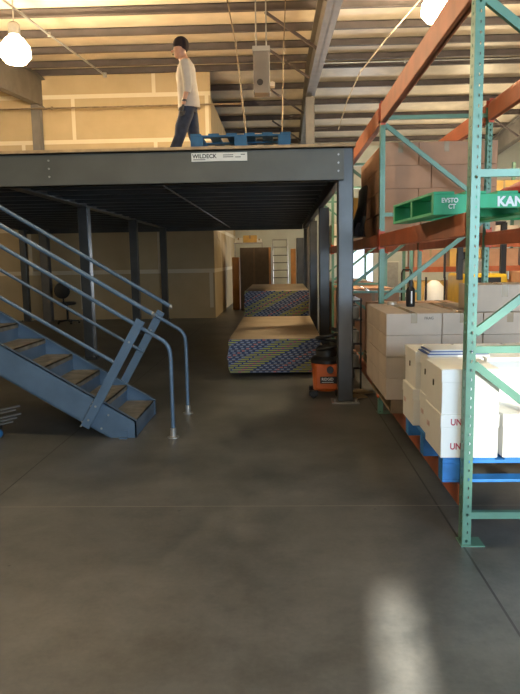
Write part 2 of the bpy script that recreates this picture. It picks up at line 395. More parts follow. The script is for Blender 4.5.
B().box((XE-.02, Y0+.03, 0), (XE-.008, Y1-.03, .14)).build('riser', 'steelblue', st)
B().box((-7.2, 5.78, DECK-.06), (-5.86, 7.12, DECK-.03)).box((-7.2,5.78,DECK-.3),(-7.15,7.12,DECK-.06)).box((-5.91,5.78,DECK-.3),(-5.86,7.12,DECK-.06)).build('landing', 'steelblue', st)
for (lx, ly) in ((-7.15,5.83),(-5.95,5.83)):
    B().box((lx-.05,ly-.05,0),(lx+.05,ly+.05,DECK-.06)).build('landing_leg', 'steelblue', st)
ZH = lambda x: 1.068 + SL*(-1.356 - x)
ZG = lambda x: 1.45 + .607*(-1.673 - x)
ZM = lambda x: .70 + .60*(-1.52 - x)
for yy, s in ((Y0, -1), (Y1, 1)):
    for k in range(3):
        ox = -1.30*1.6*k; oz = -SL*ox
        p = V((-1.815+ox, yy+s*.022, .11+oz)); q = V((-1.262+ox, yy+s*.022, 1.085+oz))
        po = B().bar(p, q, .028, .082, (0,1,0) if False else (1,0,-.5)).build('guard_post', 'steelblue', st, bevel=.003)
        b = B()
        for f in (.07, .20, .80): b.lathe(tuple(p.lerp(q, f)+V((0, -.024, 0))), [(.010,0),(.010,.012)], 8, 'y')
        b.build('bolt', 'galv', po)
    B().tube([(-1.155, yy, ZG(-1.155)), (-5.8, yy, ZG(-5.8))], .021, 12).build('guard_rail', 'steelblue', st, smooth=True)
    B().lathe((-1.155, yy, ZG(-1.155)), [(.024,-.01),(.024,.012)], 10, 'x').build('rail_cap', 'galv', st)
    xm = -1.50 if s < 0 else -1.46
    B().tube([(xm, yy, ZM(xm)), (-5.8, yy, ZM(-5.8))], .017, 12).build('mid_rail', 'steelblue', st, smooth=True)
    yh = yy + s*.0
    pts = [(-5.7, yh, ZH(-5.7)), (-1.20, yh, ZH(-1.20)), (-1.08, yh, ZH(-1.08))]
    for k in range(1, 7):
        a = k/6*math.radians(58)
        pts.append((-1.08+.075*(math.sin(a+math.radians(32))-math.sin(math.radians(32)))*1.9, yh, ZH(-1.08)-.10*(math.cos(math.radians(32))-math.cos(a+math.radians(32)))*1.55))
    xe = pts[-1][0]
    pts += [(xe+.004, yh, pts[-1][2]-.06), (xe+.004, yh, .06)]
    hr = B().tube(pts, .0185, 12).build('handrail', 'steelblue', st, smooth=True)
    fx = xe+.004
    B().lathe((fx, yh, 0), [(.055,0),(.055,.008),(.028,.012),(.028,.085),(.021,.09)], 16).build('foot_flange', 'galv', hr, smooth=True)

# ------------------------------------------------------------------ pallet rack
def perf(b, o, u, length, width, rows, pitch=.0508, r=.0085):
    """perforated strip: origin o, horizontal direction u, rows of holes"""
    o = V(o); u = V(u); zc = V((0,0,1)); n = int(length/pitch); cw = width/rows; ph = length/n
    for i in range(n):
        for j in range(rows):
            c0 = o + u*cw*j + zc*ph*i; base = len(b.v)
            cs = [c0, c0+u*cw, c0+u*cw+zc*ph, c0+zc*ph]; cc = c0+u*cw/2+zc*ph/2
            b.v += [tuple(p) for p in cs]
            for k in range(8):
                a = math.radians(-112.5+45*k); b.v.append(tuple(cc+u*r*math.cos(a)+zc*r*1.15*math.sin(a)))
            h = base+4
            for s_ in range(4):
                b.f.append((base+s_, base+(s_+1) % 4, h+(2*s_+1) % 8, h+2*s_))
                b.f.append((base+(s_+1) % 4, h+(2*s_+2) % 8, h+(2*s_+1) % 8))
def post_mesh(b, x, y, H=3.05, w=.047, d=.075, side=-1):
    perf(b, (x, y, 0), (1,0,0), H, w, 1)                       # face across the bay
    xf = x if side < 0 else x+w
    perf(b, (xf, y, 0), (0,1,0), H, d, 1)
    n = len(b.v); b.v += [(x,y+d,0),(x+w,y+d,0),(x+w,y+d,H),(x,y+d,H)]; b.f.append((n,n+1,n+2,n+3))
XA, XR = .99, 2.03
FY = [3.50, 6.66, 9.82, 12.98, 16.14]
rack = thing('pallet_rack', 'tall pallet rack with teal green uprights and orange beams beside the platform', 'pallet rack', (XA, 3.5, 0))
first = None
posts0 = []
for i, fy in enumerate(FY):
    for z in (.166, 1.10, 2.03, 2.965): B().box((XA+.045, fy+.018, z-.019), (XR+.002, fy+.056, z+.019)).build('horizontal_brace', 'green', rack)
    for (za, zb) in ((1.02,.24),(1.19,1.96),(2.90,2.12)):
        B().bar((XA+.05, fy+.037, za), (XR, fy+.037, zb), .03, .042).build('diagonal_brace', 'green', rack)
    if i == 0:
        for x, sd in ((XA,-1),(XR,1)):
            b = B(); post_mesh(b, x, fy, side=sd); po = b.build('post', 'green', rack, flip=False)
            so = po.modifiers.new('sheet', 'SOLIDIFY'); so.thickness = .0025; so.offset = 0
            xb = x-.01 if sd < 0 else x-.03
            B().box((xb, fy-.02, 0), (xb+.13, fy+.10, .006)).build('foot_plate', 'green', po); posts0.append(po)
    else:
        for po in posts0:
            c_ = po.copy(); COL.objects.link(c_); c_.parent = rack; c_.location = (0, fy-FY[0], 0)
            f_ = po.children[0].copy(); COL.objects.link(f_); f_.parent = c_
for i in range(4):
    ya, yb = FY[i]+.085, FY[i+1]-.01
    for xf, sd in ((XA-.006, 1), (XR+.053, -1)):
        for zt, hh in ((1.835, .125), (3.085, .175)) + (((.325, .125),) if i < 2 else ()):
            x0, x1 = sorted((xf, xf+sd*.045))
            bo = B().box((x0, ya, zt-hh), (x1, yb, zt)).box((min(xf+sd*.02, xf+sd*.06), ya, zt-hh), (max(xf+sd*.02, xf+sd*.06), yb, zt-.025)).build('beam', 'orange', rack, bevel=.006)
            for yc in (ya-.083, yb-.01+.0):
                if i == 0 and yc < ya and zt < 3: continue
                xx0, xx1 = sorted((xf-sd*.008, xf+sd*.005))
                c0, c1 = (zt-hh+.02, zt-.03) if zt > 3 else (zt-hh-.03, zt+.05)
                B().box((xx0, yc-.004, c0), (xx1, yc+.09, c1)).box((min(xf,xf+sd*.05), yc+(.076 if yc < ya else -.006), zt-hh-.02),(max(xf,xf+sd*.05), yc+(.082 if yc < ya else 0), zt+.03)).build('beam_connector', 'orangered', bo)

# ------------------------------------------------------------------ pallets
def pallet(name, label, cat, m, loc, W, D, H, rz=0, boards=6, style='stringer', group=None):
    t = thing(name, label, cat, (0,0,0), group)
    th = .018
    for k in range(boards):
        x0 = -W/2 + k*(W-.12)/(boards-1)
        B().box((x0, -D/2, H-th), (x0+.12, D/2, H)).build('deck_board', m, t, bevel=.002)
    for k in range(3):
        y0 = -D/2 + k*(D-.10)/2
        b = B()
        if style == 'block':
            for j in range(3):
                x0 = -W/2 + j*(W-.14)/2; b.box((x0, y0, th), (x0+.14, y0+.10, H-th-.02))
            b.box((-W/2, y0, H-th-.02), (W/2, y0+.10, H-th)); b.box((-W/2, y0, 0), (W/2, y0+.10, th))
        else:
            b.prism([(-W/2,th),(-W/2+.22,th),(-W/2+.25,th+.04),(-W/2+.42,th+.04),(-W/2+.45,th),(W/2-.45,th),(W/2-.42,th+.04),(W/2-.25,th+.04),(W/2-.22,th),(W/2,th),(W/2,H-th),(-W/2,H-th)], y0, y0+.045 if k < 2 else y0+.10)
        b.build('stringer', m, t, bevel=.003)
    if style != 'block':
        for x0 in (-W/2, -.06, W/2-.12): B().box((x0, -D/2, 0), (x0+.12, D/2, th)).build('bottom_board', m, t)
    t.location = loc; t.rotation_euler.z = rz; ORG[t.name_full] = V(loc)
    return t
# blue pallet under the white boxes
p1 = pallet('pallet', 'bright blue wooden pallet under the white printed boxes', 'pallet', 'blue', (.90+.58, 3.60+.56, .327), 1.16, 1.10, .150, 0, 7, 'block')
pallet('pallet', 'raw wood pallet under the tan cartons, rack level near the floor', 'pallet', 'wood', (.86+.60, 5.27+.60, .327), 1.14, 1.16, .130, 0, 6)
pallet('pallet', 'raw wood pallet under brown cartons in the dark second bay', 'pallet', 'wood', (1.54, 7.55, .327), 1.05, 1.2, .130, 0, 6)
# pallet on the platform
pallet('pallet', 'dull blue pallet on the platform deck behind the man', 'pallet', 'bluedark', (-.44, 8.0, DECK), 1.12, 1.0, .20, 0, 6, 'block')

# green pallet with stencilled lettering, skewed on the rack
gp = thing('pallet', 'green painted pallet with white stencilled lettering lying on the orange beam', 'pallet', (0,0,0))
Wg, Dg, Hg = 1.22, .95, .13
fs = B().prism([(0,.0),(.24,.0),(.26,.035),(.50,.035),(.52,.0),(.70,0),(.72,.035),(.96,.035),(.98,.0),(1.22,.0),(1.22,Hg-.016),(0,Hg-.016)], 0, .04)
f_ = fs.build('stringer', 'pgreen', gp, bevel=.003)
for y0 in (.45, .91): B().box((0,y0,.016),(Wg,y0+.04,Hg-.016)).build('stringer', 'pgreen', gp, bevel=.003)
for k in range(7): B().box((.0+k*.183, 0, Hg-.016), (.0+k*.183+.12, Dg, Hg)).build('deck_board', 'pgreen', gp, bevel=.002)
for x0 in (0, .54, 1.10): B().box((x0, .04, 0), (x0+.12, Dg, .016)).build('bottom_board', 'pgreen', gp)
text('lettering', 'EVSTO', .036, (.045,-.002,.068), 'paper', gp, bold=.001, sx=.9)
text('lettering', 'CT', .036, (.085,-.002,.034), 'paper', gp, bold=.001, sx=.9)
text('lettering', 'KANSAS', .075, (.365,-.002,.045), 'paper', gp, bold=.003, sx=1.0)
gp.location = (.865, 3.80, 1.838); gp.rotation_euler.z = math.radians(4.0); ORG[gp.name_full] = V(gp.location)
# red cloth on the green pallet
b = B()
n = 9
for i in range(n):
    for j in range(n):
        u = i/(n-1); v = j/(n-1); h = .005+.07*math.sin(math.pi*u)**.7*math.sin(math.pi*v)**.7*(1+.3*math.sin(9*u+5*v))
        b.v.append((1.30+.36*u, 3.95+.30*v, 1.968+h))
for i in range(n-1):
    for j in range(n-1): a = i*n+j; b.f.append((a, a+n, a+n+1, a+1))
k0 = len(b.v); b.v += [(x, y, 1.968) for x, y in ((1.30,3.95),(1.66,3.95),(1.66,4.25),(1.30,4.25))]; b.f.append((k0, k0+3, k0+2, k0+1))
tag(b.build('rag', 'redobj', org=(1.48, 4.1, 1.968), smooth=True), 'crumpled red cloth lying on the green pallet', 'cloth')

# ------------------------------------------------------------------ cartons
def carton(name, label, W, D, H, m, loc, group=None, tape=True, rz=0, seam=True):
    t = thing(name, label, 'box', (0,0,0), group)
    b = B().box((0,0,0),(W,D,H)).build('body', m, t, bevel=.004)
    if tape: B().box((W/2-.025,-.0012,H*.55),(W/2+.025,.0,H)).box((W/2-.025,-.001,H-.0005),(W/2+.025,D+.001,H+.0012)).build('tape', 'tape', t)
    t.location = loc; t.rotation_euler.z = rz; ORG[t.name_full] = V(loc)
    return t
ORD = ['first','second','third','fourth','fifth','sixth']
def layername(k, n): return 'top' if k == n-1 else ('bottom' if k == 0 else ORD[k]+'-from-bottom')
def stack(x0, y0, z0, breaks_by_layer, D, ny, H, m, where, group, hidden_ok=True):
    nl = len(breaks_by_layer)
    for k, br in enumerate(breaks_by_layer):
        for j in range(ny):
            for i in range(len(br)-1):
                if not (j == 0 or i == 0 or k == nl-1): continue
                jit = random.uniform(-.002, .002)
                row = 'front row' if j == 0 else ORD[j]+' row back'
                carton('cardboard_box', f'{where}, {layername(k, nl)} layer, {row}, {ORD[i]} from left', br[i+1]-br[i]-.006, D-.006, H-.002, m,
                       (br[i]+.003+jit*.3, y0+j*D+jit, z0+k*H), group, tape=(k == nl-1))
# big pale carton stack, near bay, behind the white boxes
W4 = [[.83,1.275,1.60,2.02], [.83,1.125,1.43,1.755,2.02], [.83,1.275,1.60,2.02], [.83,1.275,1.60,2.02]]
stack(.83, 5.22, .459, W4, .40, 3, .175, 'cardgrey', 'tan carton behind white boxes', 'tan cartons on the raw wood pallet')
text('lettering', 'FRAG', .030, (1.16, 5.219, 1.115), 'ink', None).parent = None
tt = [o for o in COL.objects if o.name.startswith('lettering')][-1]
# extra carton layer on the right of that stack
for i, (xa, xb) in enumerate(((1.53,2.02),)):
    cb = carton('cardboard_box', 'pale carton sitting alone on top of the tan carton stack, at right', xb-xa, .45, .215, 'cardgrey', (xa, 5.26, 1.160))
# brown cartons in the second bay (dark)
W5 = [[1.03,1.40,1.75,2.05]]*3
stack(1.03, 6.98, .459, W5, .38, 3, .205, 'card', 'brown carton, shaded second bay', 'brown cartons in the second rack bay')
# upper level boxes, second bay
A_ = [1.05,1.42,1.98,2.22]; Bb = [1.05,1.55,1.92,2.22]
WU = [[1.07,1.45,1.85,2.22], A_, Bb, A_]
stack(1.05, 6.92, 1.84, WU, .46, 4, .233, 'card', 'upper shelf brown carton', 'brown cartons on the upper rack level')
# white copy-paper style boxes on the blue pallet
def lidbox(label, W, D, H, loc, txt=None, group='white boxes on the blue pallet', side=True):
    t = thing('file_box', label, 'box', (0,0,0), group)
    B().box((.004,.004,0),(W-.004,D-.004,H-.01)).build('body', 'whitebox', t, bevel=.004)
    ld = B().box((0,0,H-.075),(W,D,H)).build('lid', 'whitebox', t, bevel=.004)
    B().box((-.0015,D*.48,H-.125),(.004,D*.52,H-.09)).build('hand_hole', 'hole', t) if not side else None
    if txt:
        text('lettering', txt, .050, (.075,.0025,H-.062+.0), 'red', ld, bold=.001, sx=.8) if False else None
        a = text('lettering', 'UNI', .050, (.055,-.0005,H-.060), 'red', t, bold=.0015, sx=.85)
        a = text('lettering', 'RSE', .050, (.215,-.0005,H-.060), 'pink', t, sx=.85)
        a = text('lettering', 'UNI', .050, (.055,.0035,.05), 'red', t, bold=.0015, sx=.85)
    if side:
        text('lettering', 'UNI', .045, (-.0005, D-.06, H*.45), 'pink', t, rot=(math.pi/2,0,-math.pi/2), sx=.9)
    t.location = loc; ORG[t.name_full] = V(loc); return t
Zp = .478
ws = .325
rows = [(0, 3.585, .40), (1, 3.995, .30), (2, 4.305, .37)]
names = ['front', 'middle', 'rear']
for r, y, D in rows:
    off = (0, .03, .0)[r]
    for c_ in range(3):
        x = .878 + off + c_*.345
        if c_ == 0 or r >= 0:
            lidbox(f'white lidded box, {names[r]} row, {ORD[c_]} from left, bottom layer on blue pallet', ws, D, .250, (x - (.012 if c_ == 0 and r == 2 else 0), y, Zp), 'U' if r == 0 and c_ < 1 else None, side=(c_ == 0))
            if r == 0 and c_ >= 1: continue
            lidbox(f'white lidded box, {names[r]} row, {ORD[c_]} from left, top layer on blue pallet', ws, D, .255, (x+.002, y+.004, Zp+.250), None, side=False)
t_ = B()
for i in range(9): t_.box((1.235+.014*i, 3.587, .52), (1.243+.014*i, 3.5905, .532))
# magazines on top of white boxes
for k in range(5):
    tt2 = B().box((0,0,0),(.38,.24,.008)).build('magazine', 'inkblue' if k in (1, 3) else 'paper')
    tt2.location = (.905+.006*k, 4.06+.004*(k % 2), .9845+.0085*k); tt2.rotation_euler.z = math.radians((-2,3,-1,2,0)[k])
    tag(tt2, ['white magazine at the bottom of the pile on the white boxes','blue magazine second from bottom of the pile on the white boxes','white magazine in the middle of the pile on the white boxes','blue magazine second from top of the pile on the white boxes','white magazine on top of the pile on the white boxes'][k], 'magazine', 'magazines on the white boxes')
# spray bottle on the tan cartons
bt = thing('spray_bottle', 'black bottle with slim neck standing on the tan carton stack', 'bottle', (1.165, 5.95, 1.16))
B().lathe((1.165,5.95,1.16), [(.036,0),(.040,.01),(.040,.145),(.034,.165),(.018,.18),(.016,.21)], 18).build('body', 'dark', bt, smooth=True)
B().lathe((1.165,5.95,1.16), [(.019,.205),(.019,.235),(.01,.24)], 14).build('cap', 'dark', bt, smooth=True)
B().box((1.160,5.909,1.19),(1.172,5.912,1.30)).build('label_strip', 'paper', bt)
# tape roll on top
b = B(); b.lathe((1.04,6.2,1.161), [(.028,0),(.045,0),(.045,.03),(.028,.03)], 18)
tag(b.build('tape_roll', 'ltpurlin', org=(1.04,6.2,1.161), smooth=True), 'small pale tape roll on the tan cartons left of the bottle', 'tape roll')

# black plastic wrap hanging over the second-bay shelf corner
b = B(); prof = [(1.80,.86,.17),(1.87,.855,.17),(1.95,.88,.14),(2.02,.91,.10),(2.15,.93,.07),(2.35,.94,.05)]
for z, x, wv in prof:
    for k in range(12):
        a = 2*math.pi*k/12; b.v.append((x+.02+wv*.55*math.cos(a)*(1+.15*math.sin(3*a+z*9)) - .02, 7.62+.30*math.sin(a)*(1+.2*math.sin(5*a+z*7)), z+.04))
for i in range(len(prof)-1):
    for k in range(12): a = i*12+k; c_ = i*12+(k+1) % 12; b.f.append((a, c_, c_+12, a+12))
b.f.append(tuple(range(12))[::-1]); b.f.append(tuple(range((len(prof)-1)*12, len(prof)*12)))
tag(b.build('plastic_wrap', 'dark', org=(.95,7.62,1.84), smooth=True), 'bunched black plastic wrap on the upper shelf beside the steel column', 'plastic wrap')

# loads seen between columns, farther bays
def cc(x, y, z, W, D, H, m, lab, grp=None): return carton('cardboard_box', lab, W, D, H, m, (x, y, z), grp)
cc(1.03,10.2,1.838,.85,1.0,.30,'cardgrey','wide pale carton on the third bay shelf beyond the column')
cc(1.06,10.25,2.14,.50,.6,.38,'gold','ochre carton on top of the wide pale carton in the third bay')
cc(1.58,10.25,2.14,.4,.6,.30,'card','plain brown carton beside the ochre carton in the third bay')
cc(1.02,13.3,1.838,.9,1.2,.45,'whitebox','long white carton on the fourth bay shelf')
cc(1.03,10.2,.0,.9,1.1,.62,'card','big brown carton on the floor under the third bay')
cc(1.03,10.25,.622,.8,.9,.45,'card','brown carton on top of the big floor carton, third bay')
cc(1.05,13.4,.0,.9,1.2,1.1,'card','tall brown carton on the floor under the fourth bay')
cc(1.04,11.45,0,.88,1.2,1.08,'card','tall brown carton added at the far end of the third bay to block side light')  # filler load, put in to keep side light from under the platform
cc(1.04,14.75,0,.88,1.2,1.12,'cardgrey','tall pale carton added at the far end of the fourth bay to block side light')  # second filler load, also added to stop light from the side
# clutter in front of second bay, beside the column
rb = thing('tool_shelf', 'dark low wire shelf with small parts bins between column and rack', 'shelf', (.90, 8.3, 0))
for z in (.25,.55,.85,1.08): B().box((.80,7.95,z),(.975,8.75,z+.02)).build('shelf_board', 'dark', rb)
for x in (.81,.96):
    for y in (7.96,8.73): B().box((x-.01,y-.01,0),(x+.01,y+.01,1.12)).build('post', 'dark', rb)
BL = ['pale blue roll','grey bin','white cup','brown tin','dark grey tin']
k = 0
for z in (.27,.57,.87):
    for y, m in ((8.02, 'tank'), (8.25, 'dark'), (8.5, 'wood')):
        tag(B().lathe((.885,y,z), [(.05,0),(.06,.01),(.06,.14),(.05,.15)], 14).build('tin', m, org=(.885,y,z), smooth=True),
            f'{dict(tank="grey",dark="black",wood="brown")[m]} tin on the {dict([(.27,"bottom"),(.57,"second"),(.87,"third")])[z]} board of the dark low shelf', 'tin', 'tins on the dark shelf')
# loose flat boards on the floor by the column
for k, (x, y, a) in enumerate(((.86,7.52,.2),(.93,7.70,.5))):
    o = B().box((-.10,-.11,0),(.10,.11,.012)).build('flat_board', 'plywood'); o.location = (x, y, .0+.013*k); o.rotation_euler.z = a
    tag(o, ('pale flat board on the floor just behind the column foot','second pale flat board lapped over the first behind the column')[k], 'board', 'flat boards by the column')

# ------------------------------------------------------------------ drywall stacks
sh = thing('drywall_bundle', 'drywall bundle with blue and yellow printed end tape in the front stack', 'drywall', (-.742, 8.94, 0), 'drywall bundles in the front stack')
b = B().box((-.742,8.943,0),(.533,12.60,.029)).build('sheets', 'gypface', sh)
b = B().box((-.743,8.938,.001),(.534,8.943,.028)).build('end_tape', 'endtape', sh)
for k in range(16):
    o = sh if k == 0 else copy_tree(sh)
    o.location = (-.742 + random.uniform(-.012,.012) + (-.02 if 5 < k < 10 else 0), 8.94+random.uniform(-.01,.01), .045+.0295*k)
    if k == 15: o['label'] = 'topmost drywall bundle of the front stack, its brown face in view'
for y in (9.2, 10.7, 12.2): tag(B().box((-.70,y,0),(.50,y+.09,.044)).build('dunnage_strip', 'wood'), {9.2:'wood strip under the front end of the near drywall stack',10.7:'wood strip under the middle of the near drywall stack',12.2:'wood strip under the far end of the near drywall stack'}[y], 'wood strip')
for k in range(32):
    o = copy_tree(sh)
    o['group'] = 'drywall bundles in the rear stack'; o['label'] = 'dark-ended drywall bundle in the taller rear stack' if k < 31 else 'topmost drywall bundle of the taller rear stack'
    o.location = (-.76 + random.uniform(-.01,.01) + .004*k*(.2), 13.0+random.uniform(-.01,.01), .045+.0295*k)
for y in (13.3, 16.2): tag(B().box((-.70,y,0),(.50,y+.09,.044)).build('dunnage_strip', 'wood'), {13.3:'wood strip under the front of the rear drywall stack',16.2:'wood strip under the back of the rear drywall stack'}[y], 'wood strip')

# ------------------------------------------------------------------ shop vacuum
vc = thing('shop_vacuum', 'orange shop vacuum with black lid standing left of the steel column', 'vacuum', (.50, 7.60, 0))
cx, cy = .515, 7.60
B().lathe((cx,cy,.07), [(.135,0),(.155,.01),(.160,.10),(.172,.28),(.180,.30),(.180,.33)], 28).build('tank', 'vac', vc, smooth=True)
dr = B().box((cx-.14,cy-.175,.10),(cx+.13,cy-.13,.40)).build('front_panel', 'vac', vc, bevel=.02)
B().lathe((cx,cy,.40), [(.187,0),(.187,.035),(.165,.06),(.12,.075),(.115,.16),(.09,.19),(.03,.20)], 28).build('lid', 'dark', vc, smooth=True)
B().lathe((cx+.03,cy-.185,.335), [(.034,-.02),(.040,-.02),(.040,.02),(.0,.02)], 18, 'y').build('hose_port', 'dark', vc, smooth=True)
pl = B().box((cx-.085,cy-.185,.175),(cx+.11,cy-.175,.255)).build('name_plate', 'dark', vc, bevel=.003)
text('lettering', 'RIDGID', .045, (cx-.068,cy-.187,.212), 'paper', pl, bold=.001, sx=.9)
b = B(); b.box((cx-.065,cy-.187,.188),(cx+.07,cy-.185,.194)); b.build('small_print', 'paper', pl)
for (dx, dy) in ((-.16,-.15),(.14,-.15),(-.15,.15),(.14,.15)):
    B().lathe((cx+dx,cy+dy-.02,.038), [(.012,0),(.038,.004),(.038,.036),(.012,.04)], 16, 'y').box((cx+dx-.05,cy+dy-.045,.035),(cx+dx+.05,cy+dy+.035,.09)).build('caster', 'dark', vc, bevel=.004)
pts = [(cx+.02+.13*math.cos(t*.55), cy+.13*math.sin(t*.55), .48+.012*t) for t in range(0, 26)]
B().tube(pts, .022, 10).build('hose', 'dark', vc, smooth=True)

# ------------------------------------------------------------------ bundle of metal strips at far left, under the stairs
for k in range(5):
    o = B().box((-1.3,-.02,0),(0,.02,.012)).build('metal_strip', 'galv'); o.location = (-2.60+.03*(k % 3), 6.02+.028*k, .10+.032*k); o.rotation_euler = (0, math.radians(0), math.radians(58))
    tag(o, ['lowest bright metal strip of the bundle at the left edge','second bright metal strip from the bottom of the bundle','middle bright metal strip of the bundle at the left edge','second bright metal strip from the top of the bundle','topmost bright metal strip of the bundle at the left edge'][k], 'metal strip', 'metal strips under the stairs')
tag(B().box((-3.7,5.55,0),(-2.75,6.15,.098)).build('crate', 'dark', bevel=.01), 'low black crate carrying the metal strips under the stairs', 'crate')
tag(B().lathe((-2.645,5.80,.045), [(.0,-.04),(.03,-.035),(.043,-.015),(.045,0),(.043,.015),(.03,.035),(.0,.04)], 18, 'y').build('blue_cap', 'bottleblue', smooth=True), 'round blue plastic cap on the floor at the left edge', 'cap')

# ------------------------------------------------------------------ office chair far left under the platform
ch = thing('office_chair', 'black office chair with round backrest far back under the platform', 'chair', (-5.72, 16.9, 0))
b = B(); pr = [(.0,-.05),(.14,-.045),(.20,-.03),(.215,0),(.20,.03),(.14,.045),(0,.05)]
b.lathe((-5.74,16.9,.89), pr, 20, 'y'); b.build('backrest', 'dark', ch, smooth=True)
B().lathe((-5.72,17.18,.50), [(.20,0),(.24,.02),(.24,.06),(.2,.08)], 20).build('seat', 'dark', ch, smooth=True)
B().tube([(-5.73,16.93,.75),(-5.73,16.98,.5),(-5.72,17.15,.49)], .022, 8).build('back_stem', 'dark', ch)
B().tube([(-5.72,17.18,.5),(-5.72,17.18,.08)], .028, 10).build('column', 'dark', ch)
for k in range(5):
    a = 2*math.pi*k/5+.3
    lg = B().bar((-5.72,17.18,.10),(-5.72+.29*math.cos(a),17.18+.29*math.sin(a),.07),.04,.03).build('leg', 'dark', ch)
    B().lathe((-5.72+.29*math.cos(a),17.18+.29*math.sin(a)-.015,.027), [(.027,0),(.027,.03)], 12, 'y').build('caster', 'dark', lg)

# ------------------------------------------------------------------ back passage: panel, boxes, ladder, post
pn = thing('wardrobe_crate', 'tall dark brown panelled crate standing in the passage behind the drywall', 'crate', (-.82, 21.2, 0))
B().box((-1.32,21.0,0),(-.33,21.6,2.0)).build('body', mat('dark_brown_board', (.10,.075,.05), .7), pn, bevel=.01)
B().box((-.40,20.985,0),(-.34,21.0,2.0)).build('edge_trim', 'tanwood', pn)
B().box((-.9,20.985,.02),(-.84,21.0,1.98)).build('edge_trim', mat('dark_brown_trim', (.14,.10,.06), .7), pn)
tag(B().box((-1.60,21.3,0),(-1.38,22.1,1.7)).build('plank_stack', 'tanwood', bevel=.01), 'narrow orange-brown plank stack left of the dark crate', 'planks')
shf = thing('storage_shelf', 'grey shelf behind the dark crate carrying ochre cartons', 'shelf', (-1.1,22.4,2.1))
B().box((-1.6,22.2,2.15),(-.62,22.8,2.19)).build('shelf_board', 'galv', shf)
for x in (-1.58,-.66): B().box((x,22.22,0),(x+.04,22.26,2.15)).build('post', 'galv', shf)
cc(-1.28,22.25,2.191,.46,.4,.24,'gold','ochre carton on the shelf above the dark crate')
cc(-.82,22.25,2.191,.16,.3,.12,'whitebox','small white carton at the right end of that shelf')
cc(-1.56,22.25,2.191,.24,.3,.16,'white','pale square carton left of the ochre carton')
ld = thing('rolling_ladder', 'grey rolling safety ladder against the pale far wall', 'ladder', (-.05, 23.2, 0))
for x in (-.30,.22):
    B().tube([(x,22.6,.05),(x,23.5,1.9)], .022, 8).build('side_rail', 'galv', ld)
    B().tube([(x,23.5,0),(x,23.5,2.32)], .02, 8).build('rear_post', 'galv', ld)
B().tube([(-.30,23.5,2.30),(.22,23.5,2.30)], .02, 8).build('top_rail', 'galv', ld); B().tube([(-.30,23.5,2.05),(.22,23.5,2.05)], .02, 8).build('top_rail', 'galv', ld)
for k in range(7): B().box((-.30,22.62+.13*k,.18+.26*k),(.22,22.80+.13*k,.21+.26*k)).build('step', 'steel', ld)
tag(B().box((.30,21.0,0),(.46,21.16,1.94)).build('wood_post', 'tanwood', bevel=.008), 'orange wooden post standing right of the rolling ladder', 'post')
tag(B().box((.50,21.6,0),(.9,22.4,2.3)).build('locker', 'steel', bevel=.008), 'dark steel locker behind the orange wooden post', 'locker')

# ------------------------------------------------------------------ the man on the platform
man = thing('person', 'person in grey-white sweater, dark knit cap and jeans walking left on the platform', 'person', (-1.235, 9.1, DECK))
# local: forward = -x, left side = -y
J = dict(pel=(.0,0,.90), waist=(.0,0,1.04), chest=(-.01,0,1.25), upch=(.0,0,1.38), neck=(-.03,0,1.465), nk2=(-.06,0,1.51), head=(-.09,0,1.582), crown=(-.08,0,1.635),
    shL=(.0,-.165,1.385), elL=(.045,-.215,1.11), wrL=(-.015,-.225,.885), haL=(-.03,-.222,.83),
    shR=(.0,.165,1.385), elR=(.03,.215,1.11), wrR=(-.05,.21,.89), haR=(-.07,.205,.83),
    hpL=(.01,-.09,.87), knL=(-.10,-.10,.48), anL=(-.235,-.10,.09), toL=(-.36,-.11,.05),
    hpR=(.01,.09,.87), knR=(.06,.09,.48), anR=(.205,.09,.12), toR=(.12,.09,.045))
K = list(J); E_ = [('pel','waist'),('waist','chest'),('chest','upch'),('upch','neck'),('neck','nk2'),('nk2','head'),('head','crown'),
    ('upch','shL'),('shL','elL'),('elL','wrL'),('wrL','haL'),('upch','shR'),('shR','elR'),('elR','wrR'),('wrR','haR'),
    ('pel','hpL'),('hpL','knL'),('knL','anL'),('anL','toL'),('pel','hpR'),('hpR','knR'),('knR','anR'),('anR','toR')]
R_ = dict(pel=(.11,.13), waist=(.10,.12), chest=(.11,.14), upch=(.10,.12), neck=.066, nk2=.062, head=(.118,.098), crown=(.10,.09), shL=.06, elL=.042, wrL=.028, haL=.034, shR=.06, elR=.042, wrR=.028, haR=.034,
    hpL=.088, knL=.060, anL=.042, toL=.036, hpR=.088, knR=.060, anR=.042, toR=.036)
skin('body', [J[k] for k in K], [(K.index(a), K.index(b)) for a, b in E_], [R_[k] for k in K], 'skin', man)
def loft(b, rings, n=18):
    """rings: (x, y, z, rx, ry)"""
    base = len(b.v)
    for (x, y, z, rx, ry) in rings:
        for k in range(n):
            a = 2*math.pi*k/n; w_ = 1+.03*math.sin(4*a+z*11)+.02*math.sin(7*a-z*17)
            b.v.append((x+rx*w_*math.cos(a), y+ry*w_*math.sin(a), z))
    for i_ in range(len(rings)-1):
        for k in range(n): a = base+i_*n+k; c_ = base+i_*n+(k+1) % n; b.f.append((a, c_, c_+n, a+n))
    b.f.append(tuple(base+k for k in range(n))[::-1]); b.f.append(tuple(base+(len(rings)-1)*n+k for k in range(n)))
b = B()
loft(b, [(.02,0,.83,.150,.185),(.018,0,.90,.150,.185),(.012,0,1.0,.142,.180),(.0,0,1.12,.132,.175),(-.012,0,1.25,.132,.182),(-.008,0,1.34,.118,.185),(-.004,0,1.40,.095,.160),(-.012,0,1.445,.072,.095),(-.02,0,1.475,.062,.066)])
for s_ in (-1, 1):
    b.tube([(-.002,s_*.12,1.39),(.0,s_*.175,1.37),(.022,s_*.20,1.24),(.035,s_*.212,1.12),(.030,s_*.216,1.04),(.022,s_*.218,.99)], .06, 12, rr=[.06,.072,.066,.060,.056,.050])
b.build('shirt', 'shirt', None, smooth=True).parent = man
